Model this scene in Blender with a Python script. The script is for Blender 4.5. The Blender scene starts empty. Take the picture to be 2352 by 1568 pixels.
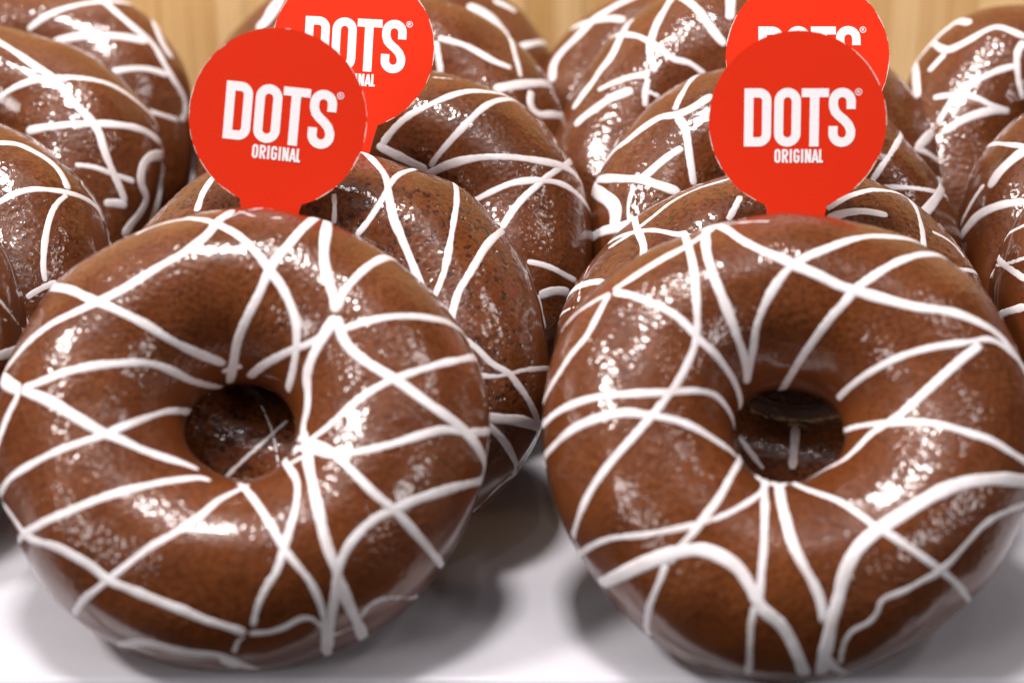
import bpy, math, random
from mathutils import Vector, Matrix, noise
from mathutils.bvhtree import BVHTree

R = math.radians
random.seed(11)
scene = bpy.context.scene
col = scene.collection

# ------------------------------------------------------------------ camera
W, H, F = 2352.0, 1568.0, 4200.0          # photo measuring grid and focal length in its pixels
PITCH = R(23.80)
CAM = Vector((0.0, -0.2933, 0.1968))
FWD = Vector((0, math.cos(PITCH), -math.sin(PITCH)))
UP = Vector((0, math.sin(PITCH), math.cos(PITCH)))
cd = bpy.data.cameras.new('camera')
cam = bpy.data.objects.new('camera', cd)
col.objects.link(cam)
cam.location = CAM
cam.rotation_euler = (R(90) - PITCH, 0, 0)
cd.sensor_width = 36.0
cd.lens = 36.0 * F / W
cd.clip_start, cd.clip_end = 0.01, 50.0
cd.dof.use_dof = True
cd.dof.focus_distance = 0.402
cd.dof.aperture_fstop = 9.0
cd.dof.aperture_blades = 7
scene.camera = cam

# ------------------------------------------------------------------ room light
world = bpy.data.worlds.new('World')
scene.world = world
world.use_nodes = True
bg = world.node_tree.nodes['Background']
bg.inputs[0].default_value = (0.93, 0.94, 1.0, 1)
bg.inputs[1].default_value = 0.02


def area(name, loc, size, power, colour=(1, 0.96, 0.93), target=(0, 0.08, 0.03)):
    d = bpy.data.lights.new(name, 'AREA')
    d.shape = 'SQUARE'
    d.size = size
    d.energy = power
    d.color = colour
    o = bpy.data.objects.new(name, d)
    col.objects.link(o)
    o.location = loc
    o.rotation_euler = (Vector(target) - Vector(loc)).to_track_quat('-Z', 'Y').to_euler()
    return o


area('shop_lamp', (-0.72, -0.06, 0.88), 0.17, 10.5, (1, 0.955, 0.94))
area('shop_lamp', (-0.14, 0.10, 1.14), 0.18, 13.0, (1, 0.955, 0.94))
area('shop_lamp', (0.72, 0.02, 0.92), 0.15, 1.0, (1, 0.96, 0.95))
area('front_fill', (-0.78, -0.66, 0.42), 0.22, 2.8, (1, 0.96, 0.96))  # added fill from both front sides, lifts the lower faces and cards
area('front_fill', (0.80, -0.62, 0.45), 0.22, 2.4, (1, 0.96, 0.96))
area('ceiling_panel', (0.0, -0.22, 1.60), 1.05, 2.0, (0.98, 0.93, 0.97))
for sx, sy, sz, sp in ((-0.46, -0.30, 1.08, 0.34), (-0.20, -0.20, 1.22, 0.26), (0.08, -0.10, 1.28, 0.34), (0.32, -0.22, 1.20, 0.26), (0.60, -0.28, 1.02, 0.34)):
    area('ceiling_spot', (sx, sy, sz), 0.05, sp, (1, 0.97, 0.98))

vs = scene.view_settings
vs.view_transform = 'Standard'
vs.look = 'None'
vs.exposure = 0.0
vs.gamma = 1.0
vs.use_curve_mapping = False
scene.render.engine = 'CYCLES'
scene.cycles.use_denoising = True
scene.cycles.max_bounces = 8


# ------------------------------------------------------------------ helpers
def link(name, mesh, mat=None, parent=None):
    o = bpy.data.objects.new(name, mesh)
    col.objects.link(o)
    if mat and not mesh.materials:
        mesh.materials.append(mat)
    if parent:
        o.parent = parent
    return o


def mesh_from(name, verts, faces, smooth=True):
    me = bpy.data.meshes.new(name)
    me.from_pydata([tuple(v) for v in verts], [], faces)
    me.update()
    if smooth:
        me.polygons.foreach_set('use_smooth', [True] * len(me.polygons))
    return me


def empty(name, matrix, label, cat, group=None):
    o = bpy.data.objects.new(name, None)
    o.empty_display_size = 0.01
    col.objects.link(o)
    o.matrix_world = matrix
    o['label'] = label
    o['category'] = cat
    if group:
        o['group'] = group
    return o


def ray(px, py):
    return (FWD + Vector((1, 0, 0)) * ((px - W / 2) / F) - UP * ((py - H / 2) / F)).normalized()


def at_depth(px, py, z):
    d = ray(px, py)
    return CAM + d * (z / d.dot(FWD))


def catmull(pts, step):
    q = [pts[0] * 2 - pts[1]] + list(pts) + [pts[-1] * 2 - pts[-2]]
    out = []
    for i in range(1, len(q) - 2):
        a, b, c, d = q[i - 1:i + 3]
        n = max(1, int((c - b).length / step))
        for k in range(n):
            t = k / n
            out.append(0.5 * (2 * b + (c - a) * t + (2 * a - 5 * b + 4 * c - d) * t * t + (3 * b - a - 3 * c + d) * t ** 3))
    out.append(pts[-1].copy())
    return out


# ------------------------------------------------------------------ materials
def new_mat(name):
    m = bpy.data.materials.new(name)
    m.use_nodes = True
    nt = m.node_tree
    b = nt.nodes['Principled BSDF']

    def add(kind, **kw):
        n = nt.nodes.new(kind)
        for k, v in kw.items():
            if isinstance(k, str) and k in n.inputs:
                n.inputs[k].default_value = v
            else:
                setattr(n, k, v)
        return n
    return m, nt, b, add


def ramp(add, lo, hi, c0=(0, 0, 0, 1), c1=(1, 1, 1, 1)):
    r = add('ShaderNodeValToRGB')
    e = r.color_ramp.elements
    e[0].position, e[1].position = lo, hi
    e[0].color, e[1].color = c0, c1
    return r


def math_node(nt, add, op, a, b=None):
    n = add('ShaderNodeMath', operation=op)
    for i, v in enumerate((a, b)):
        if v is None:
            continue
        if isinstance(v, (int, float)):
            n.inputs[i].default_value = v
        else:
            nt.links.new(v, n.inputs[i])
    return n.outputs[0]


def glaze(name, seed, bubble, pits, pit_scale=520.0):
    """Milk chocolate coating: glossy, with tiny bubbles and, on some rings, flaked pits on the upper face."""
    m, nt, b, add = new_mat(name)
    L = nt.links.new
    tc = add('ShaderNodeTexCoord')
    mp = add('ShaderNodeMapping')
    mp.inputs['Location'].default_value = (seed * 1.7, seed * 0.9, seed * 0.4)
    L(tc.outputs['Object'], mp.inputs[0])
    P = mp.outputs[0]
    # colour: slow drift between two browns
    n1 = add('ShaderNodeTexNoise', Scale=70.0, Detail=4.0)
    L(P, n1.inputs['Vector'])
    cr = ramp(add, 0.35, 0.68, (0.112, 0.0290, 0.0068, 1), (0.152, 0.0425, 0.0104, 1))
    L(n1.outputs['Fac'], cr.inputs[0])
    # the coating is smooth on the side wall and rough on the upper face
    sep = add('ShaderNodeSeparateXYZ')
    L(tc.outputs['Object'], sep.inputs[0])
    face = add('ShaderNodeMapRange', interpolation_type='SMOOTHSTEP')
    L(sep.outputs['Z'], face.inputs['Value'])
    face.inputs['From Min'].default_value = 0.013
    face.inputs['From Max'].default_value = 0.021
    patch = add('ShaderNodeTexNoise', Scale=95.0, Detail=2.0)
    L(P, patch.inputs['Vector'])
    pr = ramp(add, 0.36, 0.60)
    L(patch.outputs['Fac'], pr.inputs[0])
    mask = math_node(nt, add, 'MULTIPLY', face.outputs[0], pr.outputs[0])
    # bubbles
    v1 = add('ShaderNodeTexVoronoi', Scale=bubble, Randomness=1.0, feature='SMOOTH_F1')
    v1.inputs['Smoothness'].default_value = 0.35
    L(P, v1.inputs['Vector'])
    v2 = add('ShaderNodeTexNoise', Scale=bubble * 0.7, Detail=2.5, Roughness=0.6)
    L(P, v2.inputs['Vector'])
    h = math_node(nt, add, 'MULTIPLY', v1.outputs['Distance'], 0.75)
    h = math_node(nt, add, 'ADD', h, math_node(nt, add, 'MULTIPLY', v2.outputs['Fac'], 0.55))
    h = math_node(nt, add, 'MULTIPLY', h, math_node(nt, add, 'ADD', math_node(nt, add, 'MULTIPLY', mask, 0.80), math_node(nt, add, 'ADD', math_node(nt, add, 'MULTIPLY', face.outputs[0], 0.16), 0.04)))
    bp = add('ShaderNodeBump', Strength=1.0, Distance=0.00024)
    L(h, bp.inputs['Height'])
    last = bp
    colour = cr.outputs[0]
    if pits:
        pn = add('ShaderNodeTexNoise', Scale=pit_scale, Detail=2.2, Roughness=0.55, Distortion=0.6)
        L(P, pn.inputs['Vector'])
        pp = ramp(add, 0.405, 0.455)
        if True:
            dv = add('ShaderNodeTexVoronoi', Scale=pit_scale, Randomness=1.0)
            dn = add('ShaderNodeMix', data_type='VECTOR')
            dn.inputs['Factor'].default_value = 0.0012 if pits < 0.6 else 0.0022
            L(P, dn.inputs['A'])
            L(pn.outputs['Color'], dn.inputs['B'])
            L(dn.outputs['Result'], dv.inputs['Vector'])
            sz = add('ShaderNodeSeparateColor')
            L(dv.outputs['Color'], sz.inputs[0])
            L(math_node(nt, add, 'ADD', dv.outputs['Distance'], math_node(nt, add, 'MULTIPLY', sz.outputs[0], 0.35)), pp.inputs[0])
            pp.color_ramp.elements[0].position, pp.color_ramp.elements[1].position = (0.22, 0.40) if pits < 0.6 else (0.42, 0.51)
        else:
            L(pn.outputs['Fac'], pp.inputs[0])
        pm = math_node(nt, add, 'MULTIPLY', math_node(nt, add, 'SUBTRACT', 1.0, pp.outputs[0]), math_node(nt, add, 'MULTIPLY', mask if pits < 0.6 else face.outputs[0], pits))
        bp2 = add('ShaderNodeBump', Strength=1.0, Distance=0.00016, invert=True)
        L(pm, bp2.inputs['Height'])
        L(bp.outputs[0], bp2.inputs['Normal'])
        last = bp2
        mx = add('ShaderNodeMix', data_type='RGBA', blend_type='MIX')
        L(pm, mx.inputs['Factor'])
        L(cr.outputs[0], mx.inputs['A'])
        mx.inputs['B'].default_value = (0.040, 0.009, 0.003, 1)
        colour = mx.outputs['Result']
    # fine grain of the set surface
    gn = add('ShaderNodeTexNoise', Scale=1150.0, Detail=2.0, Roughness=0.6)
    L(P, gn.inputs['Vector'])
    bg_ = add('ShaderNodeBump', Strength=1.0, Distance=0.00005)
    L(math_node(nt, add, 'MULTIPLY', gn.outputs['Fac'], math_node(nt, add, 'ADD', math_node(nt, add, 'MULTIPLY', face.outputs[0], 0.9), 0.06)), bg_.inputs['Height'])
    L(last.outputs[0], bg_.inputs['Normal'])
    last = bg_
    # broad unevenness of the set coating
    wv = add('ShaderNodeTexNoise', Scale=190.0, Detail=1.0)
    L(P, wv.inputs['Vector'])
    bw = add('ShaderNodeBump', Strength=0.07, Distance=0.0006)
    L(wv.outputs['Fac'], bw.inputs['Height'])
    L(last.outputs[0], bw.inputs['Normal'])
    spk = ramp(add, 0.36, 0.56, (0.62, 0.56, 0.52, 1), (1.08, 1.08, 1.08, 1))
    L(gn.outputs['Fac'], spk.inputs[0])
    sm = add('ShaderNodeMix', data_type='RGBA', blend_type='MULTIPLY')
    L(face.outputs[0], sm.inputs['Factor'])
    L(colour, sm.inputs['A'])
    L(spk.outputs[0], sm.inputs['B'])
    L(sm.outputs['Result'], b.inputs['Base Color'])
    L(bw.outputs[0], b.inputs['Normal'])
    rr = ramp(add, 0.3, 0.7, (0.34, 0.34, 0.34, 1), (0.48, 0.48, 0.48, 1))
    L(patch.outputs['Fac'], rr.inputs[0])
    L(rr.outputs[0], b.inputs['Roughness'])
    b.inputs['IOR'].default_value = 1.48
    b.inputs['Specular IOR Level'].default_value = 0.2
    b.inputs['Coat Weight'].default_value = 1.0
    b.inputs['Coat Roughness'].default_value = 0.06
    b.inputs['Coat IOR'].default_value = 1.44
    L(bw.outputs[0], b.inputs['Coat Normal'])
    return m


def icing_mat():
    m, nt, b, add = new_mat('white_icing')
    L = nt.links.new
    tc = add('ShaderNodeTexCoord')
    n = add('ShaderNodeTexNoise', Scale=260.0, Detail=4.0)
    L(tc.outputs['Object'], n.inputs['Vector'])
    cr = ramp(add, 0.30, 0.62, (0.76, 0.69, 0.67, 1), (0.85, 0.805, 0.825, 1))
    L(n.outputs['Fac'], cr.inputs[0])
    L(cr.outputs[0], b.inputs['Base Color'])
    f = add('ShaderNodeTexNoise', Scale=900.0, Detail=3.0)
    L(tc.outputs['Object'], f.inputs['Vector'])
    bp = add('ShaderNodeBump', Strength=0.6, Distance=0.00012)
    L(f.outputs['Fac'], bp.inputs['Height'])
    L(bp.outputs[0], b.inputs['Normal'])
    b.inputs['Roughness'].default_value = 0.38
    b.inputs['Subsurface Weight'].default_value = 0.25
    b.inputs['Subsurface Radius'].default_value = (0.0010, 0.0008, 0.0007)
    b.inputs['Subsurface Scale'].default_value = 1.0
    return m


def paper_mat(name, colour, rough, speck):
    m, nt, b, add = new_mat(name)
    L = nt.links.new
    tc = add('ShaderNodeTexCoord')
    n = add('ShaderNodeTexNoise', Scale=2600.0, Detail=3.0)
    L(tc.outputs['Object'], n.inputs['Vector'])
    c = Vector(colour)
    cr = ramp(add, 0.3, 0.7, tuple(c * (1 - speck)) + (1,), tuple(c * (1 + speck)) + (1,))
    L(n.outputs['Fac'], cr.inputs[0])
    L(cr.outputs[0], b.inputs['Base Color'])
    bp = add('ShaderNodeBump', Strength=0.25, Distance=0.00006)
    L(n.outputs['Fac'], bp.inputs['Height'])
    L(bp.outputs[0], b.inputs['Normal'])
    b.inputs['Roughness'].default_value = rough
    b.inputs['Specular IOR Level'].default_value = 0.18
    return m


def tray_mat():
    m, nt, b, add = new_mat('white_tray')
    L = nt.links.new
    tc = add('ShaderNodeTexCoord')
    n = add('ShaderNodeTexNoise', Scale=45.0, Detail=6.0, Roughness=0.6)
    L(tc.outputs['Object'], n.inputs['Vector'])
    cr = ramp(add, 0.3, 0.75, (0.54, 0.525, 0.565, 1), (0.60, 0.585, 0.625, 1))
    L(n.outputs['Fac'], cr.inputs[0])
    sp = add('ShaderNodeTexVoronoi', Scale=70.0)
    L(tc.outputs['Object'], sp.inputs['Vector'])
    sr = ramp(add, 0.012, 0.035)
    L(sp.outputs['Distance'], sr.inputs[0])
    mx = add('ShaderNodeMix', data_type='RGBA')
    L(sr.outputs[0], mx.inputs['Factor'])
    mx.inputs['A'].default_value = (0.50, 0.42, 0.40, 1)
    L(cr.outputs[0], mx.inputs['B'])
    L(mx.outputs['Result'], b.inputs['Base Color'])
    f = add('ShaderNodeTexNoise', Scale=700.0, Detail=2.0)
    L(tc.outputs['Object'], f.inputs['Vector'])
    bp = add('ShaderNodeBump', Strength=0.2, Distance=0.0001)
    L(f.outputs['Fac'], bp.inputs['Height'])
    L(bp.outputs[0], b.inputs['Normal'])
    b.inputs['Roughness'].default_value = 0.42
    return m


def bamboo_mat():
    m, nt, b, add = new_mat('bamboo')
    L = nt.links.new
    tc = add('ShaderNodeTexCoord')
    oi = add('ShaderNodeObjectInfo')
    mp = add('ShaderNodeMapping')
    mp.inputs['Scale'].default_value = (900.0, 900.0, 14.0)
    L(tc.outputs['Object'], mp.inputs[0])
    ad = add('ShaderNodeVectorMath', operation='ADD')
    L(mp.outputs[0], ad.inputs[0])
    sc = add('ShaderNodeVectorMath', operation='SCALE')
    sc.inputs[0].default_value = (37.0, 11.0, 53.0)
    L(oi.outputs['Random'], sc.inputs['Scale'])
    L(sc.outputs[0], ad.inputs[1])
    n = add('ShaderNodeTexNoise', Scale=1.0, Detail=3.0)
    L(ad.outputs[0], n.inputs['Vector'])
    mix = math_node(nt, add, 'ADD', math_node(nt, add, 'MULTIPLY', n.outputs['Fac'], 0.6), math_node(nt, add, 'MULTIPLY', oi.outputs['Random'], 0.4))
    cr = ramp(add, 0.2, 0.8, (0.60, 0.325, 0.105, 1), (0.90, 0.62, 0.31, 1))
    L(mix, cr.inputs[0])
    L(cr.outputs[0], b.inputs['Base Color'])
    b.inputs['Roughness'].default_value = 0.38
    return m


M_ICE = icing_mat()
M_RED = paper_mat('red_card', (0.73, 0.026, 0.003), 0.55, 0.06)
M_WHITE = paper_mat('white_print', (0.92, 0.895, 0.91), 0.45, 0.03)
M_CORE = paper_mat('paper_core', (0.78, 0.66, 0.60), 0.7, 0.18)
M_TRAY = tray_mat()
M_BAMBOO = bamboo_mat()
M_DARK = paper_mat('gap_shade_dark', (0.040, 0.024, 0.013), 0.6, 0.2)  # near-black colour paints in the shade of the gap below the bamboo

# ------------------------------------------------------------------ tray and back board
TRAY_FRONT, TRAY_BACK = -0.0048, 0.285


def prism_x(outline, x0, x1):
    n = len(outline)
    verts = [(x0, y, z) for y, z in outline] + [(x1, y, z) for y, z in outline]
    faces = [(i, (i + 1) % n, n + (i + 1) % n, n + i) for i in range(n)]
    faces += [tuple(range(n))[::-1], tuple(range(n, 2 * n))]
    return verts, faces


tray = empty('display_tray', Matrix.Translation((0, 0.14, -0.016)), 'white flat tray that all the chocolate doughnuts lean on', 'tray')
tray_inv = tray.matrix_world.inverted()


def tray_part(name, outline, x0=-0.42, x1=0.42):
    v, f = prism_x(outline, x0, x1)
    me = mesh_from(name, [tray_inv @ Vector(p) for p in v], f, False)
    return link(name, me, M_TRAY, tray)


arc = [(TRAY_FRONT + 0.0016 - 0.0016 * math.sin(t * math.pi / 12), -0.0016 + 0.0016 * math.cos(t * math.pi / 12)) for t in range(0, 7)]
tray_part('tray_floor', [(TRAY_BACK, -0.016), (TRAY_BACK, 0.0)] + arc + [(TRAY_FRONT, -0.016)])
tray_part('front_lip', [(TRAY_FRONT - 0.0006, -0.016), (TRAY_FRONT - 0.0006, -0.0026), (TRAY_FRONT - 0.0016, -0.0014), (TRAY_FRONT - 0.0075, -0.0014), (TRAY_FRONT - 0.0085, -0.0024), (TRAY_FRONT - 0.0085, -0.016)])

BOARD_Y = 0.296
board = empty('back_board', Matrix.Translation((0, BOARD_Y, -0.016)), 'pale bamboo board of upright strips behind the last doughnuts', 'board')
binv = board.matrix_world.inverted()
base = [(-0.42, BOARD_Y - 0.004, -0.016), (0.42, BOARD_Y - 0.004, -0.016), (0.42, BOARD_Y + 0.012, -0.016), (-0.42, BOARD_Y + 0.012, -0.016)]  # added dark box, stands in for the shaded gap under the strips
base += [(x, y, 0.022) for x, y, z in base]
boxf = [(0, 3, 2, 1), (4, 5, 6, 7), (0, 1, 5, 4), (1, 2, 6, 5), (2, 3, 7, 6), (3, 0, 4, 7)]
bs = link('gap_shade_strip', mesh_from('gap_shade_strip', [binv @ Vector(p) for p in base], boxf, False), M_DARK, board)
bs['label'] = 'dark strip added for the shaded gap under the bamboo'
SW = 0.0092
sx, sy, sz0, sz1, bv = SW / 2 - 0.00004, 0.006, 0.0385, 0.36, 0.0003
ring = [(-sx + bv, -sy), (sx - bv, -sy), (sx, -sy + bv), (sx, sy), (-sx, sy), (-sx, -sy + bv)]
sv = [(x, y, sz0) for x, y in ring] + [(x, y, sz1) for x, y in ring]
sf = [(i, (i + 1) % 6, 6 + (i + 1) % 6, 6 + i) for i in range(6)] + [(5, 4, 3, 2, 1, 0), (6, 7, 8, 9, 10, 11)]
strip_mesh = mesh_from('bamboo_strip', sv, sf, False)
strip_mesh.materials.append(M_BAMBOO)
for i in range(-45, 46):
    s = link('bamboo_strip', strip_mesh, None, board)
    s.location = (i * SW, 0.006 + random.uniform(-0.0002, 0.0002), 0)

# ------------------------------------------------------------------ doughnuts
PROFILE = [(.0440, 0), (.0474, .0007), (.0482, .0026), (.0478, .0046), (.0485, .0078), (.0480, .0128), (.0450, .0188), (.0385, .0243), (.0300, .0270),
           (.0220, .0250), (.0165, .0209), (.0125, .0153), (.0108, .0100), (.0112, .0062), (.0135, .0026), (.0170, 0)]
# x, y on the tray, lean from level in degrees, size, uneven roundness (2nd to 5th harmonic)
DONUTS = {
    'A1': (-0.0529, 0.0318, 43.7, 0.974, (0.014, -0.008, 0.001, 0.001, 0.004, -0.005, 0.003, 0.008)),
    'B1': (0.0535, 0.0288, 43.3, 0.973, (0.014, 0.015, 0.001, 0.021, 0.001, -0.008, -0.001, 0.000)),
    'A2': (-0.0408, 0.0671, 41.9, 0.992, (0.007, -0.002, 0.015, -0.003, 0.003, -0.002, -0.009, -0.010)),
    'A3': (-0.0282, 0.1216, 46.8, 0.988, (0.003, 0.006, -0.005, 0.009, -0.010, 0.003, 0.002, -0.000)),
    'A4': (-0.0336, 0.1709, 51.6, 1.027, (0.001, -0.001, 0.000, -0.002, 0.001, -0.003, 0.005, -0.004)),
    'A5': (-0.0360, 0.2100, 52.1, 1.047, (0.002, -0.001, 0.001, 0.003, 0.002, 0.001, 0.001, 0.005)),
    'B2': (0.0576, 0.0658, 38.2, 0.980, (0.005, 0.008, -0.016, -0.000, 0.003, -0.008, -0.008, -0.000)),
    'B3': (0.0627, 0.1266, 49.9, 0.941, (-0.018, -0.013, 0.011, -0.019, 0.007, -0.014, 0.010, -0.005)),
    'B4': (0.0602, 0.1629, 51.0, 1.052, (-0.003, -0.016, 0.015, -0.020, 0.020, 0.007, -0.008, -0.008)),
    'B5': (0.0522, 0.1998, 50.0, 1.008, (-0.002, -0.000, 0.002, -0.001, -0.000, 0.003, -0.002, -0.004)),
    'R2': (0.1548, 0.0812, 46.9, 0.982, (-0.002, 0.002, -0.006, 0.008, 0.006, -0.012, -0.003, 0.018)),
    'R3': (0.1560, 0.1211, 46.8, 0.990, (0.002, -0.000, -0.001, 0.004, -0.004, -0.009, 0.012, 0.010)),
    'R4': (0.1444, 0.1663, 49.1, 1.013, (-0.009, -0.001, 0.015, -0.006, -0.012, 0.014, -0.006, -0.020)),
    'La': (-0.1512, 0.0627, 48.6, 0.997, (0.001, -0.000, 0.001, -0.000, 0.001, 0.001, 0.001, 0.002)),
    'Lb': (-0.1397, 0.1022, 43.1, 0.975, (0.000, 0.000, 0.000, 0.002, -0.002, 0.005, -0.007, 0.006)),
    'Lc': (-0.1388, 0.1565, 48.5, 1.002, (-0.005, 0.006, -0.003, 0.012, -0.004, 0.016, -0.012, 0.012)),
    'Ld': (-0.1353, 0.1962, 50.8, 1.014, (-0.004, 0.002, -0.005, 0.003, -0.008, -0.000, -0.012, -0.006)),
}
LABELS = {
    'A1': 'large chocolate doughnut at front left, whole ring in view on the white tray',
    'B1': 'large chocolate doughnut at front right, whole ring in view on the white tray',
    'A2': 'pitted chocolate doughnut directly behind the front left one, its right rim showing',
    'A3': 'chocolate doughnut third from the front in the left middle row',
    'A4': 'blurred chocolate doughnut fourth in the left middle row, beside the upper left red card',
    'A5': 'last chocolate doughnut of the left middle row, mostly hidden against the bamboo',
    'B2': 'pitted chocolate doughnut directly behind the front right one, red card standing before it',
    'B3': 'chocolate doughnut third from the front in the right middle row',
    'B4': 'blurred chocolate doughnut fourth in the right middle row, left of the top red card',
    'B5': 'last chocolate doughnut of the right middle row, only its left rim showing',
    'R2': 'nearest chocolate doughnut cut by the right edge of the picture',
    'R3': 'middle of the three chocolate doughnuts cut by the right edge',
    'R4': 'farthest chocolate doughnut at the right edge, large and blurred before the bamboo',
    'La': 'nearest chocolate doughnut at the left edge, only a sliver in view',
    'Lb': 'wet looking chocolate doughnut at the left edge, second of that row from the front',
    'Lc': 'chocolate doughnut at the left edge, third of that row from the front',
    'Ld': 'farthest blurred chocolate doughnut at the upper left corner',
}
GLAZE = {
    'A1': glaze('milk_chocolate_glaze', 0.3, 900.0, 0.35, 640.0),
    'B1': glaze('milk_chocolate_glaze', 1.9, 820.0, 0.25, 680.0),
    'A2': glaze('flaked_chocolate_glaze', 3.1, 640.0, 0.85, 560.0),
    'B2': glaze('flaked_chocolate_glaze', 4.3, 640.0, 0.7, 700.0),
    'x': glaze('milk_chocolate_glaze', 5.7, 680.0, 0.25),
    'y': glaze('milk_chocolate_glaze', 7.2, 600.0, 0.45),
}

LINES = {}
# LINES BEGIN
# icing stripes: width and course of each, measured on the photograph
LINES['A1'] = [
 (27,[(15,845),(60,790),(115,745),(165,720),(215,697),(280,665),(350,622),(425,578),(475,540),(494,515)]),
 (18,[(305,541),(350,521),(400,507),(450,501),(485,506),(505,516)]),
 (15,[(478,486),(530,482),(555,487),(575,494),(605,500),(655,500)]),
 (15,[(500,513),(522,498),(553,488)]),
 (26,[(500,515),(540,535),(575,565),(605,600),(621,624),(645,655),(665,695),(680,740),(681,790),(673,850),(659,903)]),
 (27,[(722,502),(695,525),(665,560),(635,595),(617,624),(595,675),(567,730),(548,775),(540,810),(535,842)]),
 (29,[(752,515),(745,560),(745,600),(755,645),(768,685),(772,722)]),
 (33,[(774,722),(755,752),(732,790),(715,825),(704,865),(707,910),(703,950),(695,978),(697,1010)]),
 (26,[(772,718),(785,680),(810,645),(845,612),(882,592),(902,593)]),
 (22,[(775,758),(800,752),(845,737),(900,727),(950,726),(1004,733),(1034,742)]),
 (30,[(772,722),(791,784),(831,824),(871,849),(906,870),(941,894),(981,924),(1031,959),(1066,989),(1096,1024),(1112,1056)]),
 (24,[(772,742),(720,784),(670,804),(620,829),(595,846),(568,870)]),
 (23,[(1084,821),(1031,831),(981,844),(936,859),(901,872),(851,898),(801,936),(751,981),(708,1012)]),
 (24,[(1114,991),(1071,994),(1026,986),(976,996),(901,1019),(826,1036),(776,1044),(740,1040),(700,1030)]),
 (25,[(708,1012),(751,1029),(781,1054),(816,1089),(861,1134),(901,1166),(941,1209),(981,1254),(1018,1301)]),
 (26,[(1103,1104),(1051,1117),(996,1134),(951,1149),(911,1169),(871,1186),(836,1211),(806,1246),(786,1281),(776,1316),(771,1359),(761,1414),(756,1459),(753,1505)]),
 (30,[(703,1030),(706,1054),(716,1104),(731,1169),(746,1234),(761,1279),(773,1314),(786,1349),(801,1389),(821,1429),(837,1471)]),
 (22,[(658,1066),(681,1100),(682,1144),(671,1194),(655,1249),(636,1309),(611,1349),(591,1394),(580,1443)]),
 (20,[(650,1072),(672,1060),(700,1046)]),
 (21,[(568,1127),(596,1164),(621,1204),(646,1249),(671,1284),(701,1319),(726,1359),(741,1404),(745,1444)]),
 (28,[(745,1430),(748,1465),(749,1500)]),
 (27,[(3,1152),(30,1189),(55,1226),(78,1240),(125,1254),(175,1279),(215,1304),(247,1331),(290,1349),(350,1374),(415,1399),(475,1424),(525,1439),(570,1455)]),
 (20,[(565,1453),(615,1452),(655,1439),(685,1422),(710,1417),(730,1429),(747,1446)]),
 (17,[(755,1455),(772,1459),(795,1444),(820,1438),(830,1414),(850,1389),(880,1374),(925,1371),(962,1374)]),
 (24,[(66,1218),(110,1194),(170,1169),(225,1146),(280,1129),(350,1111),(410,1101),(465,1096),(488,1106)]),
 (22,[(530,1133),(500,1149),(460,1184),(400,1224),(340,1259),(295,1294),(250,1329),(220,1354),(190,1379),(165,1421)]),
 (18,[(568,1456),(546,1471),(536,1503)]),
 (30,[(268,1481),(310,1476),(350,1478),(400,1491),(450,1499),(500,1503),(530,1516),(560,1528),(592,1535)]),
 (44,[(505,1508),(535,1522),(562,1531)]),
 (22,[(0,1000),(20,949),(38,914),(45,890)]),
 (40,[(8,872),(28,888),(50,896)]),
 (24,[(45,894),(100,874),(150,854),(210,841),(275,834),(340,834),(390,849),(435,872),(475,884),(512,890)]),
 (28,[(45,894),(110,919),(165,952),(210,978),(240,995),(280,1010),(325,1031),(375,1049),(425,1064),(462,1080)]),
 (22,[(437,945),(390,944),(350,954),(310,969),(270,984),(240,999),(190,1014),(130,1036),(75,1064),(25,1096),(2,1130)]),
 (26,[(120,660),(160,665),(200,683),(237,698),(290,722),(340,748),(390,780),(430,800),(475,820),(522,838)]),
 (9,[(990,692),(1040,742),(1078,800)]),
 (20,[(505,858),(530,846),(562,840)]),
]
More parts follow.
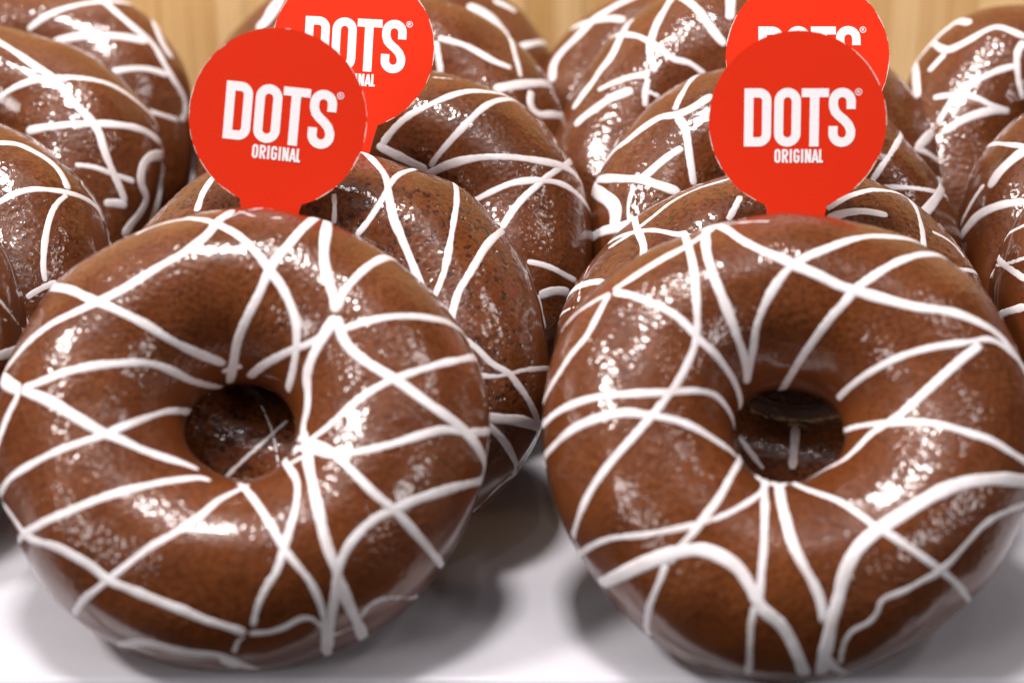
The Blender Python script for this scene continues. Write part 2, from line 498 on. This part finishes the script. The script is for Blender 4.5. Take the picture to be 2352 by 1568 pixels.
LINES['B1'] = [
 (25,[(1641,520),(1616,540),(1576,565),(1526,592),(1476,622),(1436,648),(1404,670)]),
 (23,[(1402,670),(1385,700),(1367,735),(1345,775),(1311,814),(1286,854),(1261,894),(1244,936)]),
 (18,[(1407,670),(1375,686),(1348,702),(1322,721)]),
 (29,[(1648,518),(1672,528),(1701,550),(1751,575),(1801,596),(1823,608),(1876,630),(1926,655),(1976,671),(2026,685),(2101,704),(2176,714),(2226,730),(2276,755),(2310,785),(2340,826)]),
 (16,[(1776,508),(1726,509),(1676,514),(1641,523)]),
 (24,[(2041,543),(2001,542),(1956,550),(1901,570),(1851,591),(1821,608),(1796,635),(1771,672),(1751,712),(1737,752),(1730,800),(1722,849),(1716,886)]),
 (25,[(2111,585),(2076,595),(2036,615),(2001,638),(1966,663),(1938,697),(1909,728),(1871,779),(1846,814),(1821,854),(1801,886),(1780,920)]),
 (23,[(1571,535),(1581,565),(1591,605),(1597,650),(1600,700),(1602,750),(1596,794),(1576,842),(1556,880),(1526,919),(1496,956),(1456,1001),(1411,1051),(1376,1096),(1346,1146),(1326,1196),(1316,1236)]),
 (28,[(1621,535),(1622,575),(1636,625),(1656,675),(1676,725),(1694,775),(1709,819),(1715,849),(1714,884)]),
 (24,[(1404,671),(1446,677),(1496,695),(1546,720),(1578,748),(1611,784),(1641,811),(1666,844),(1686,874),(1698,906)]),
 (23,[(1244,980),(1276,949),(1326,924),(1386,909),(1451,904),(1526,901),(1601,897),(1646,909),(1673,941)]),
 (25,[(1252,1046),(1286,1009),(1326,979),(1376,959),(1436,947),(1496,954),(1551,964),(1601,984),(1641,1009),(1681,1036),(1697,1054)]),
 (22,[(1920,920),(1951,889),(1996,856),(2051,826),(2106,806),(2166,793),(2226,785),(2268,778),(2300,791),(2345,832)]),
 (26,[(2257,788),(2216,819),(2176,854),(2126,899),(2076,944),(2041,969),(2001,995),(1971,1025),(1936,1056),(1886,1080),(1836,1089),(1786,1089),(1755,1094)]),
 (22,[(1920,1006),(1951,984),(2001,974),(2051,971),(2116,969),(2176,979),(2226,994),(2276,1010),(2316,1034),(2352,1057)]),
 (23,[(1801,1092),(1831,1114),(1876,1131),(1926,1149),(1966,1174),(2006,1204),(2051,1231),(2101,1266),(2161,1309),(2201,1344),(2227,1380)]),
 (37,[(2352,1104),(2291,1100),(2226,1106),(2166,1126),(2106,1159),(2051,1194),(2011,1221),(1976,1252),(1954,1286),(1936,1329),(1926,1374),(1911,1424),(1901,1474),(1891,1514),(1886,1552)]),
 (21,[(2352,1159),(2301,1179),(2261,1204),(2231,1236),(2201,1269),(2161,1310),(2116,1334),(2071,1359),(2026,1376),(2016,1404),(1996,1429),(1956,1449),(1936,1484),(1929,1528)]),
 (27,[(1789,1092),(1793,1144),(1806,1194),(1821,1249),(1846,1299),(1871,1344),(1886,1384),(1895,1435)]),
 (24,[(1754,1096),(1757,1154),(1756,1209),(1754,1264),(1749,1309),(1746,1349),(1742,1386)]),
 (20,[(1760,1105),(1751,1129),(1716,1154),(1671,1179),(1626,1196),(1576,1209),(1526,1219),(1466,1229),(1411,1234),(1366,1249),(1334,1270)]),
 (23,[(1698,1060),(1676,1099),(1651,1144),(1621,1184),(1591,1224),(1561,1256),(1540,1276)]),
 (36,[(1374,1343),(1416,1324),(1466,1300),(1516,1280),(1566,1266),(1611,1262),(1651,1275),(1691,1300),(1716,1334),(1736,1374),(1758,1405),(1791,1431),(1816,1469),(1836,1514),(1850,1554)]),
 (24,[(1531,1284),(1521,1319),(1506,1354),(1491,1394),(1486,1434),(1486,1466)]),
 (22,[(1734,1384),(1726,1429),(1723,1474),(1721,1524),(1718,1550)]),
 (26,[(1897,1505),(1915,1532),(1952,1551)]),
 (26,[(1740,1092),(1765,1090),(1800,1090)]),
]
LINES['A2'] = [
 (27,[(859,370),(875,389),(888,410),(891,434),(895,460),(904,502),(920,541),(940,589),(956,628),(969,660),(980,690)]),
 (22,[(965,389),(936,392),(914,402),(898,420),(882,450),(862,483),(843,512),(815,545)]),
 (21,[(1049,444),(1049,467),(1043,502),(1036,547),(1027,595),(1017,634),(1004,666),(992,700)]),
 (24,[(1152,531),(1136,544),(1114,568),(1094,602),(1075,634),(1056,664),(1046,692),(1039,721),(1036,748)]),
 (24,[(1030,740),(1062,773),(1094,798),(1129,834),(1167,855),(1186,879),(1210,912),(1230,952)]),
 (18,[(1090,860),(1129,864),(1167,860),(1200,850),(1246,846)]),
 (32,[(1100,957),(1153,962),(1191,965),(1222,974)]),
 (24,[(1110,965),(1153,1007),(1172,1035),(1186,1068),(1181,1087)]),
 (19,[(1182,1090),(1148,1115),(1115,1148),(1082,1180)]),
 (10,[(1155,541),(1178,570),(1194,602),(1213,631),(1223,670),(1239,715),(1259,758)]),
 (25,[(485,413),(465,445),(450,490)]),
 (20,[(766,440),(769,475),(766,520)]),
 (12,[(476,929),(482,1010),(488,1101)]),
 (17,[(503,1111),(560,1055),(615,1005),(665,961)]),
 (15,[(598,925),(623,983),(634,1030),(641,1081)]),
]
LINES['A3'] = [
 (12,[(987,177),(1023,180),(1058,184),(1093,191),(1121,201)]),
 (22,[(1140,213),(1093,209),(1058,213),(1023,225),(987,241),(952,258),(924,277),(901,300),(884,323),(874,338)]),
 (26,[(862,330),(891,347),(924,363),(956,380),(985,394)]),
 (22,[(1156,229),(1135,233),(1112,246),(1088,267),(1065,291),(1041,316),(1020,340),(999,366),(985,388)]),
 (24,[(982,400),(1020,383),(1059,370),(1101,362),(1149,360),(1197,363),(1246,371),(1287,380),(1317,396),(1335,420)]),
 (22,[(1081,465),(1110,450),(1143,434),(1175,421),(1213,415),(1252,415),(1287,421),(1317,438),(1339,460),(1352,478)]),
 (22,[(1291,384),(1262,402),(1236,425),(1207,450),(1181,479),(1162,508),(1149,530)]),
 (20,[(1205,600),(1236,605),(1268,615),(1297,631),(1328,648)]),
 (28,[(1234,682),(1259,671),(1284,667),(1312,674)]),
]
LINES['A4'] = [
 (24,[(1002,86),(1034,94),(1070,105),(1105,124),(1135,141),(1163,152),(1180,158)]),
 (20,[(1001,90),(1006,127),(1011,152),(1013,176)]),
 (22,[(1178,103),(1184,129),(1191,152),(1197,182)]),
 (31,[(1130,206),(1163,200),(1194,195),(1222,192),(1250,192)]),
 (28,[(1222,205),(1217,234),(1222,251),(1241,265),(1262,263),(1287,266)]),
 (12,[(1000,4),(1058,22),(1105,48),(1140,74),(1170,94)]),
]
LINES['A5'] = [
 (34,[(1070,12),(1105,26),(1128,42),(1147,66),(1170,90)]),
 (26,[(1128,0),(1152,9),(1175,20),(1190,32)]),
 (24,[(1182,112),(1205,105),(1234,99)]),
 (40,[(588,70),(611,49),(627,23),(641,0)]),
]
LINES['B2'] = [
 (17,[(1609,431),(1568,449),(1533,470),(1503,495),(1474,517),(1445,540),(1415,558),(1392,575)]),
 (21,[(1460,533),(1494,528),(1530,533),(1559,539),(1585,532)]),
 (24,[(1466,535),(1477,556),(1480,576),(1471,598)]),
 (22,[(1703,446),(1688,478),(1670,510)]),
 (26,[(1324,660),(1345,652),(1374,646),(1394,650)]),
 (15,[(1333,656),(1331,682),(1326,702)]),
 (15,[(1294,717),(1310,708),(1335,702)]),
 (21,[(1895,484),(1925,464),(1951,450),(2001,436),(2026,437)]),
 (26,[(1895,506),(1936,490),(1986,485),(2044,495)]),
 (20,[(2104,478),(2116,515),(2121,550),(2123,590)]),
 (18,[(2136,530),(2171,546),(2199,570),(2219,597)]),
 (18,[(2180,626),(2201,618),(2228,621)]),
 (20,[(1696,1001),(1725,1040),(1758,1082)]),
 (27,[(1828,975),(1824,1030),(1819,1082)]),
]
LINES['B3'] = [
 (20,[(1578,196),(1568,213),(1557,234),(1548,258)]),
 (27,[(1640,216),(1613,234),(1582,253),(1550,265),(1519,268),(1491,284),(1465,302),(1437,326),(1414,342),(1396,364)]),
 (25,[(1552,266),(1571,288),(1578,312),(1582,345),(1588,386),(1595,430)]),
 (22,[(1367,299),(1381,307),(1397,319),(1413,336)]),
 (24,[(1572,336),(1538,357),(1509,380),(1486,401),(1462,420)]),
 (26,[(1374,412),(1407,410),(1436,411),(1465,411),(1494,419),(1530,431),(1566,444)]),
 (40,[(1365,438),(1392,455),(1412,473),(1414,500),(1407,528)]),
 (16,[(1458,420),(1445,462),(1442,492),(1446,512)]),
 (32,[(1362,545),(1380,533),(1407,525),(1436,520),(1470,500)]),
 (20,[(2066,320),(2041,360),(2016,395),(1994,430)]),
 (18,[(2010,432),(2056,430),(2101,432),(2153,441)]),
 (31,[(2156,448),(2136,475),(2109,503)]),
 (16,[(2212,548),(2217,566),(2221,590)]),
]
LINES['B4'] = [
 (30,[(1449,35),(1439,61),(1423,89),(1411,117),(1397,141),(1378,162),(1362,188),(1343,211),(1327,234),(1313,255)]),
 (22,[(1440,80),(1465,83),(1493,97),(1514,110),(1535,129),(1554,139),(1582,144),(1603,158),(1623,175)]),
 (25,[(1545,-6),(1526,23),(1510,52),(1500,77),(1493,101),(1493,129),(1503,155),(1504,171)]),
 (27,[(1568,-4),(1594,14),(1615,38),(1634,66),(1648,84),(1669,108)]),
 (32,[(1678,-10),(1678,23),(1675,50)]),
 (21,[(1498,173),(1472,173),(1444,178),(1414,188),(1390,199),(1368,211)]),
 (20,[(1492,176),(1484,199),(1482,220),(1482,250)]),
 (18,[(1482,209),(1503,216),(1521,226)]),
 (31,[(1458,206),(1428,216),(1400,227),(1376,244),(1348,263),(1327,281),(1318,293)]),
 (30,[(2148,298),(2126,320),(2102,345)]),
 (22,[(2096,338),(2131,352),(2167,380),(2190,407)]),
 (30,[(2146,412),(2171,423),(2198,440)]),
 (12,[(2044,174),(2074,202),(2096,225)]),
]
LINES['B5'] = [
 (32,[(1390,28),(1367,42),(1343,66),(1320,91),(1296,113),(1277,136),(1268,159),(1270,192)]),
 (26,[(1385,45),(1410,42),(1440,48)]),
]
LINES['R2'] = [
 (18,[(2360,514),(2317,536),(2288,560),(2270,580)]),
 (16,[(2252,617),(2280,609),(2304,608),(2360,590)]),
 (22,[(2306,608),(2329,624),(2360,645)]),
 (25,[(2286,732),(2313,716),(2360,704)]),
]
LINES['R3'] = [
 (33,[(2360,340),(2321,370),(2292,399),(2270,435)]),
 (29,[(2210,540),(2239,502),(2272,481),(2313,468),(2360,463)]),
 (18,[(2208,512),(2231,466),(2263,419)]),
 (18,[(2286,330),(2325,333),(2360,338)]),
]
LINES['R4'] = [
 (34,[(2232,56),(2209,49),(2174,55),(2139,69),(2113,83),(2101,101),(2100,129),(2102,164),(2105,199),(2106,230)]),
 (25,[(2121,82),(2146,101),(2172,117),(2197,108),(2232,89),(2268,68),(2291,61),(2315,68),(2360,88)]),
 (24,[(2174,120),(2150,145),(2130,168)]),
 (24,[(2356,92),(2338,117),(2336,152),(2340,188),(2352,234)]),
 (22,[(2336,151),(2303,159),(2268,173),(2239,190),(2214,209),(2193,218),(2162,221),(2138,226)]),
 (22,[(2199,216),(2183,234),(2169,258),(2152,286)]),
 (24,[(2205,215),(2244,225),(2279,244),(2324,259)]),
 (28,[(2322,256),(2279,255),(2232,267),(2197,284),(2162,306)]),
]
LINES['La'] = [
 (16,[(-10,680),(21,716),(39,741),(54,757)]),
 (14,[(-10,726),(18,737),(37,745)]),
 (30,[(-10,820),(15,812),(30,808)]),
]
LINES['Lb'] = [
 (26,[(-10,328),(36,330),(71,344),(107,365),(134,388),(151,418),(157,440)]),
 (10,[(-10,287),(45,304),(89,331),(120,358)]),
 (20,[(-10,470),(31,446),(71,435),(116,436),(156,443),(191,454),(223,476),(240,514)]),
 (20,[(158,445),(129,469),(111,512),(102,570),(100,623),(105,652)]),
 (15,[(136,374),(178,402),(209,434),(231,474),(243,520)]),
 (20,[(56,687),(89,665),(136,645)]),
]
LINES['Lc'] = [
 (24,[(-10,92),(36,120),(80,151),(120,178),(147,209),(178,245),(205,272),(227,303),(240,347),(258,392),(276,432),(290,470)]),
 (19,[(-10,229),(36,200),(80,185),(134,178),(191,180),(245,191),(289,214),(331,247)]),
 (24,[(56,303),(111,292),(178,285),(245,285),(303,292),(343,307),(370,331)]),
 (18,[(167,378),(214,383),(249,396),(285,409),(314,419)]),
 (28,[(374,356),(343,361),(326,387),(325,427),(338,454),(322,490),(300,516),(282,547)]),
 (28,[(234,467),(267,467),(296,473)]),
]
LINES['Ld'] = [
 (20,[(242,3),(191,9),(142,22),(102,40),(60,72)]),
 (26,[(118,99),(169,86),(223,82),(285,85),(342,97)]),
 (24,[(240,4),(276,36),(312,67),(352,102),(378,147),(401,187),(423,223),(427,263),(412,281)]),
 (22,[(252,166),(303,158),(347,160),(390,175)]),
 (34,[(352,16),(356,53),(374,98),(398,138)]),
 (18,[(336,254),(369,263),(414,278)]),
 (18,[(250,2),(290,8),(330,12)]),
]
# LINES END

NU = 168


def donut_mesh(key):
    x, y, tilt, s, co = DONUTS[key]
    prof = catmull([Vector((r, z, 0)) for r, z in PROFILE], 0.0016)
    seed = Vector((hash_of(key), 3.3, 7.7))
    verts = []
    for p in prof:
        for k in range(NU):
            t = 2 * math.pi * k / NU
            m = co[0] * math.cos(2 * t) + co[1] * math.sin(2 * t) + co[2] * math.cos(3 * t) + co[3] * math.sin(3 * t) \
                + co[4] * math.cos(4 * t) + co[5] * math.sin(4 * t) + co[6] * math.cos(5 * t) + co[7] * math.sin(5 * t)
            w = min(1, max(0, (p.x - 0.02) / 0.02))
            inner = min(1, max(0, (0.024 - p.x) / 0.012))
            rr = p.x * (1 + m * w + inner * 0.05 * math.sin(2 * t + seed.x) + inner * 0.03 * math.sin(3 * t + 2 * seed.x))
            v = Vector((rr * math.cos(t), rr * math.sin(t), p.y))
            lift = min(1, p.y / 0.012)
            d = noise.noise(v * 55 + seed) * 0.0011 + noise.noise(v * 140 + seed) * 0.0002
            v = v + v.normalized() * d * lift
            verts.append(v * s)
    n = len(prof)
    faces = []
    for i in range(n):
        for k in range(NU):
            a, b = i * NU + k, i * NU + (k + 1) % NU
            c, d = ((i + 1) % n) * NU + (k + 1) % NU, ((i + 1) % n) * NU + k
            faces.append((a, b, c, d))
    return verts, faces


def hash_of(key):
    return (ord(key[0]) * 7 + ord(key[1]) * 13) % 97 * 0.61


def stripe(tree, mat_inv, pts, nrm, wid, parent, rnd):
    """A rounded bead of icing lying on the ring's surface."""
    n = len(pts)
    length = [0.0]
    for a, b in zip(pts, pts[1:]):
        length.append(length[-1] + (b - a).length)
    tot = length[-1]
    if tot < 0.001:
        return
    K = 9
    verts, faces = [], []
    off = rnd.uniform(0, 100)
    for i in range(n):
        a, b = pts[max(0, i - 1)], pts[min(n - 1, i + 1)]
        t = (b - a)
        if t.length < 1e-9:
            t = Vector((1, 0, 0))
        t.normalize()
        side = t.cross(nrm[i])
        if side.length < 1e-6:
            side = Vector((1, 0, 0))
        side.normalize()
        s = length[i]
        w = wid[i] * 0.90 * (1 + 0.24 * noise.noise(Vector((s * 170, off, 0))) + 0.07 * noise.noise(Vector((s * 700, off, 5))))
        r = w * 0.85
        e = min(1.0, min(s, tot - s) / r)
        cap = math.sqrt(max(0.0, 1 - (1 - e) ** 2)) * 0.96 + 0.04
        hgt = w * 0.115 * (0.55 + 0.45 * cap)
        w2 = w * 0.5 * cap
        for k in range(K):
            ang = math.pi * k / (K - 1)
            ca, sa = math.cos(ang), math.sin(ang)
            q = pts[i] + side * (w2 * ca) + nrm[i] * (hgt * cap * (sa ** 0.8) - 0.00012)
            if k in (0, K - 1):
                hit = tree.find_nearest(q)
                q = hit[0] - hit[1] * 0.00015
            verts.append(mat_inv @ q)
    for i in range(n - 1):
        for k in range(K - 1):
            faces.append((i * K + k, i * K + k + 1, (i + 1) * K + k + 1, (i + 1) * K + k))
    c0, c1 = tuple(range(K))[::-1], tuple((n - 1) * K + k for k in range(K))
    faces += [c0, c1]
    link('icing_stripe', mesh_from('icing_stripe', verts, faces), M_ICE, parent)


def project_line(tree, pix, width, centre):
    """Photo pixels of one stripe -> points lying on the ring it was piped on."""
    P2 = catmull([Vector((px, py, 0)) for px, py in pix], 7.0)
    out = []
    for p in P2:
        d = ray(p.x, p.y)
        hit = tree.ray_cast(CAM, d)
        if hit[0] is None:
            q = CAM + d * ((centre - CAM).dot(d))
            # just outside the outline: the nearest point of the rim
            best, bd = None, 1e9
            for dz in (-0.02, -0.01, 0, 0.01, 0.02, 0.03):
                h = tree.find_nearest(q + d * dz)
                e = (h[0] - (CAM + d * (h[0] - CAM).dot(d))).length
                if e < bd:
                    best, bd = h, e
            if bd > 0.006:
                continue
            hit = best
        out.append(hit[0])
    return out


def finish_line(tree, pts, width_px, extend=True, inv=None):
    # even spacing, then relax on the surface
    def densify(p):
        q = [p[0]]
        for a, b in zip(p, p[1:]):
            L = (b - a).length
            if L < 0.0003:
                continue
            k = max(1, int(L / 0.0009))
            for j in range(1, k + 1):
                q.append(tree.find_nearest(a.lerp(b, j / k))[0])
        return q
    pts = densify(pts)
    if len(pts) < 3:
        return None
    if extend:
        for end in (0, 1):
            if end:
                pts.reverse()
            p0 = pts[0]
            h = tree.find_nearest(p0)
            lp = inv @ p0
            rad = math.hypot(lp.x, lp.y)
            t0 = (p0 - pts[min(6, len(pts) - 1)]).normalized()
            tl = inv.to_3x3() @ t0
            over_rim = rad > 0.036 and abs(h[1].dot((CAM - p0).normalized())) < 0.55 and h[1].z > -0.35 and t0.dot((p0 - CAM).normalized()) > 0.2
            into_hole = rad < 0.0175 and -(tl.x * lp.x + tl.y * lp.y) / max(rad, 1e-6) > 0.45
            if over_rim or into_hole:
                k = min(5, len(pts) - 1)
                t = (p0 - pts[k]).normalized()
                cur, nn = p0, h[1]
                for _ in range(random.randint(9, 15) if over_rim else random.randint(5, 8)):
                    t = (t - nn * t.dot(nn)).normalized()
                    g = tree.find_nearest(cur + t * 0.0009)
                    if (g[0] - cur).length < 0.0003:
                        break
                    cur, nn = g[0], g[1]
                    pts.insert(0, cur)
            if end:
                pts.reverse()
    for _ in range(3):
        q = [p.copy() for p in pts]
        for i in range(1, len(pts) - 1):
            q[i] = tree.find_nearest((pts[i - 1] + pts[i] * 2 + pts[i + 1]) / 4)[0]
        pts = q
    nrm = [tree.find_nearest(p)[1] for p in pts]
    for _ in range(2):
        nrm = [(nrm[max(0, i - 1)] + nrm[i] + nrm[min(len(nrm) - 1, i + 1)]).normalized() for i in range(len(nrm))]
    wid = [width_px * (p - CAM).dot(FWD) / F for p in pts]
    return pts, nrm, wid


rnd = random.Random(4)
TREES, PLACED = {}, {}
for key in DONUTS:
    x, y, tilt, s, co = DONUTS[key]
    verts, faces = donut_mesh(key)
    rot = Matrix.Rotation(R(tilt), 4, 'X')
    zmin = min((rot @ v).z for v in verts)
    mat = Matrix.Translation((x, y, -zmin + 0.0001)) @ rot
    root = empty('doughnut', mat, LABELS[key], 'doughnut', 'chocolate doughnuts leaning in rows on the tray')
    gm = GLAZE.get(key) or GLAZE['x' if key in ('A3', 'B4', 'R4', 'Lb', 'La') else 'y']
    link('glazed_ring', mesh_from('glazed_ring', verts, faces), gm, root)
    tree = BVHTree.FromPolygons([mat @ v for v in verts], faces)
    TREES[key] = tree
    inv = mat.inverted()
    centre = mat @ Vector((0, 0, 0.012))
    for w, pix in LINES.get(key, []):
        p = project_line(tree, pix, w, centre)
        if len(p) < 2:
            continue
        w *= 0.84 if key in ('A4', 'A5', 'B4', 'B5', 'R4', 'Ld') else 0.93 if key not in ('A1', 'B1') else 1.0
        r = finish_line(tree, p, w, True, inv)
        if r:
            stripe(tree, inv, *r, root, rnd)
    PLACED[key] = (mat, inv, root)


# the parts of the rings that stand behind others or beyond the picture's edge carry the same crossed stripes
def out_of_view(p, key):
    d = p - CAM
    z = d.dot(FWD)
    px, py = W / 2 + F * d.x / z, H / 2 - F * d.dot(UP) / z
    if px < -25 or px > W + 25 or py < -25:
        return True
    L = d.length
    for k, t in TREES.items():
        if k != key:
            h = t.ray_cast(CAM, d / L, L - 0.002)
            if h[0] is not None:
                return True
    return False


for key in DONUTS:
    if key in ('A1', 'B1'):
        continue
    mat, inv, root = PLACED[key]
    tree = TREES[key]
    axis = (mat.to_3x3() @ Vector((0, 0, 1))).normalized()
    for _ in range(11):
        a0 = rnd.uniform(0, 6.28)
        a1 = a0 + rnd.uniform(1.2, 2.7)
        pa, pb = Vector((math.cos(a0), math.sin(a0), 0)) * 0.046, Vector((math.cos(a1), math.sin(a1), 0)) * 0.046
        run, best = [], []
        for k in range(64):
            q = pa.lerp(pb, k / 63) + Vector((0.002 * math.sin(k * 0.2 + a0), 0.002 * math.cos(k * 0.17 + a1), 0.06))
            h = tree.ray_cast(mat @ q, -axis)
            bad = h[0] is None or h[1].dot(axis) < 0.0 or not out_of_view(h[0], key) or (run and (h[0] - run[-1]).length > 0.008)
            if bad:
                best = run if len(run) > len(best) else best
                run = []
            else:
                run.append(h[0])
        best = run if len(run) > len(best) else best
        if len(best) > 9:
            r = finish_line(tree, best, 19, False)
            if r:
                stripe(tree, inv, *r, root, rnd)


# ------------------------------------------------------------------ red paper toppers
def ribbon(pts, w, closed=False):
    pts = [Vector((a, b)) for a, b in pts]
    n = len(pts)
    vs_, fs_ = [], []
    for i in range(n):
        if closed:
            a, b, c = pts[i - 1], pts[i], pts[(i + 1) % n]
        else:
            a, b, c = pts[max(0, i - 1)], pts[i], pts[min(n - 1, i + 1)]
        d1 = (b - a).normalized() if (b - a).length > 1e-6 else (c - b).normalized()
        d2 = (c - b).normalized() if (c - b).length > 1e-6 else d1
        n1, n2 = Vector((-d1.y, d1.x)), Vector((-d2.y, d2.x))
        m = (n1 + n2)
        m = m.normalized() if m.length > 1e-6 else n1
        k = (w / 2) / max(0.35, m.dot(n1))
        vs_ += [b + m * k, b - m * k]
    for i in range(n if closed else n - 1):
        j = (i + 1) % n
        fs_.append((2 * i, 2 * i + 1, 2 * j + 1, 2 * j))
    return vs_, fs_


def arcp(cx, cy, r, a0, a1, n=8):
    return [(cx + r * math.cos(R(a0 + (a1 - a0) * k / n)), cy + r * math.sin(R(a0 + (a1 - a0) * k / n))) for k in range(n + 1)]


def word(strokes):
    V_, F_ = [], []
    for i, (pts, w, cl) in enumerate(strokes):
        a, b = ribbon(pts, w, cl)
        o = len(V_)
        V_ += [(p.x, p.y, i * 0.004) for p in a]
        F_ += [tuple(o + q for q in f) for f in b]
    return V_, F_


def flip(pts, cx=1832, cy=278):
    return [(a - cx, cy - b) for a, b in pts]


def big_word():
    S = []
    # D
    S.append((flip([(1719.5, 214.5), (1740, 214.5)] + arcp(1743, 232, 17.5, -90, 0) + arcp(1743, 308.5, 17.5, 0, 90) + [(1740, 326), (1719.5, 326)]), 21, True))
    # O
    S.append((flip(arcp(1808.5, 233.5, 20, 180, 360, 12) + arcp(1808.5, 306.5, 20, 0, 180, 12)), 21, True))
    # T
    S.append((flip([(1840.5, 214), (1903, 214)]), 20, False))
    S.append((flip([(1870.3, 224), (1870.3, 336.5)]), 21.5, False))
    # S
    S.append((flip([(1954.3, 251)] + arcp(1934, 233.5, 20.3, 0, -180, 12) + [(1913.8, 244), (1918, 257), (1927, 266.5), (1939, 276), (1949, 287), (1954.0, 299)]
              + arcp(1934, 306.5, 20.3, 0, 180, 12) + [(1913.8, 290)]), 21, False))
    return word(S)


def small_word():
    S = []
    t, bt, w = 344.6, 371.6, 5.2
    y0, y1 = t - 2, bt + 2

    def st(p, cl=False):
        S.append((flip(p), w, cl))
    st(arcp(1786.8, t + 4.5, 4.4, 180, 360, 6) + arcp(1786.8, bt - 4.5, 4.4, 0, 180, 6), True)      # O
    st([(1799.5, y0), (1799.5, y1)])                                                                     # R
    st([(1802, t + .5), (1804, t + .5)] + arcp(1804, t + 5.5, 5, -90, 0, 4) + arcp(1804, t + 8.5, 5, 0, 90, 4) + [(1802, t + 13.5)])
    st([(1804.5, t + 16), (1809.5, y1)])
    st([(1817.4, y0), (1817.4, y1)])                                                                     # I
    st([(1835, t + 7)] + arcp(1830.6, t + 4.5, 4.4, 0, -180, 6) + arcp(1830.6, bt - 4.5, 4.4, 180, 0, 6) + [(1835, t + 14.5), (1830.5, t + 14.5)])   # G
    st([(1843.6, y0), (1843.6, y1)])                                                                     # I
    st([(1852.4, y1), (1852.4, y0)])                                                                     # N
    st([(1853.5, y0 + 2), (1860.5, y1 - 2)])
    st([(1861.8, y0), (1861.8, y1)])
    st([(1867.6, y1), (1873.4, y0 + 1)])                                                                 # A
    st([(1879.6, y1), (1873.9, y0 + 1)])
    st([(1870, bt - 6), (1877, bt - 6)])
    st([(1884.8, y0), (1884.8, y1 - 2.5), (1891.5, y1 - 2.5)])                                           # L
    return word(S)


def mark():
    S = [(flip(arcp(1971, 212, 7.2, 0, 345, 15)), 1.7, True),
         (flip([(1968.8, 208), (1968.8, 216)]), 1.6, False),
         (flip([(1969.6, 208.6), (1972, 208.8), (1973.2, 210.3), (1972, 212), (1969.6, 212.2)]), 1.4, False),
         (flip([(1971.4, 212.8), (1973.3, 216)]), 1.5, False)]
    return word(S)


CARD_R = 0.01835
U = CARD_R / 205.0
THK = 0.00045


def make_card(px, py, depth, roll, lean, yaw, label, seed):
    rr = random.Random(seed)
    c = at_depth(px, py, depth)
    # card faces the lens; lean = elevation of its face
    m = Matrix.Translation(c) @ Matrix.Rotation(R(yaw), 4, 'Z') @ Matrix.Rotation(R(90 - lean), 4, 'X') @ Matrix.Rotation(R(roll), 4, 'Z')
    stem_end = m @ Vector((0, -330 * U, 0))
    base_m = m.copy()
    base_m.translation = stem_end
    root = empty('paper_topper', base_m, label, 'card topper', 'round red card toppers stuck in the doughnuts')
    off = Vector((0, 330 * U, 0))
    # outline: disc, shoulders, tapering stem
    half = math.degrees(math.asin(72 / 205.0))
    ol = []
    N = 96
    a0, a1 = -90 + half, 270 - half
    for k in range(N + 1):
        a = R(a0 + (a1 - a0) * k / N)
        rad = 205 * (1 + 0.004 * noise.noise(Vector((k * 0.9, seed, 0))) + 0.002 * noise.noise(Vector((k * 2.7, seed, 3))))
        ol.append((rad * math.cos(a), rad * math.sin(a)))
    ol += [(-62, -232), (-42, -330), (42, -330), (62, -232)]
    n = len(ol)
    V_ = [Vector((x * U, y * U, 0)) + off for x, y in ol]
    V_ += [Vector((x * U * 0.997, y * U * 0.997, -THK)) + off for x, y in ol]
    cf, cb = len(V_), len(V_) + 1
    V_ += [off.copy(), off + Vector((0, 0, -THK))]
    Fc = [(cf, i, (i + 1) % n) for i in range(n)]
    Bc = [(cb, n + (i + 1) % n, n + i) for i in range(n)]
    Ec = [(i, n + i, n + (i + 1) % n, (i + 1) % n) for i in range(n)]
    me = mesh_from('card_disc', V_, Fc + Bc + Ec, False)
    me.materials.append(M_RED)
    me.materials.append(M_CORE)
    for i, p in enumerate(me.polygons):
        p.material_index = 0 if i < len(Fc) else 1
    link('card_disc', me, None, root)
    # frayed white paper at the cut edge
    ev, ef = [], []
    for k in range(2, N - 1):
        ex = noise.noise(Vector((k * 0.33, seed * 5.1, 1.0))) + (0.12 if abs(k - N / 2) > N * 0.12 else -0.25)
        if ex < 0:
            continue
        dpt = 0.6 + 3.0 * ex
        p, q = Vector(ol[k]), Vector(ol[k + 1])
        o = len(ev)
        for u_ in (p * 1.001, q * 1.001, q * (1 - dpt * rr.uniform(.6, 1) / 205), p * (1 - dpt * rr.uniform(.6, 1) / 205)):
            ev.append(Vector((u_.x * U, u_.y * U, 0.00003)) + off)
        ef.append((o, o + 1, o + 2, o + 3))
    link('frayed_edge', mesh_from('frayed_edge', ev, ef, False), M_CORE, root)
    for nm, (wv_, wf_) in (('large_lettering', big_word()), ('small_lettering', small_word()), ('registered_mark', mark())):
        me = mesh_from(nm, [Vector((x * U, y * U, 0.00005 + z * 0.001)) + off for x, y, z in wv_], wf_, False)
        link(nm, me, M_WHITE, root)


make_card(638, 272, 0.3765, -6.0, 16, 0, 'front left round red card with white lettering, tilted clockwise, behind the left doughnut', 1)
make_card(811, 110, 0.4120, -3.0, 25, 0, 'upper left round red card, half hidden by the tilted front left card', 2)
make_card(1832, 278, 0.3765, 0.0, 18, 0, 'front right round red card standing upright above the right doughnut', 3)
make_card(1855, 129, 0.4100, 0.0, 26, 0, 'upper right round red card, lower half hidden by the upright front card', 4)
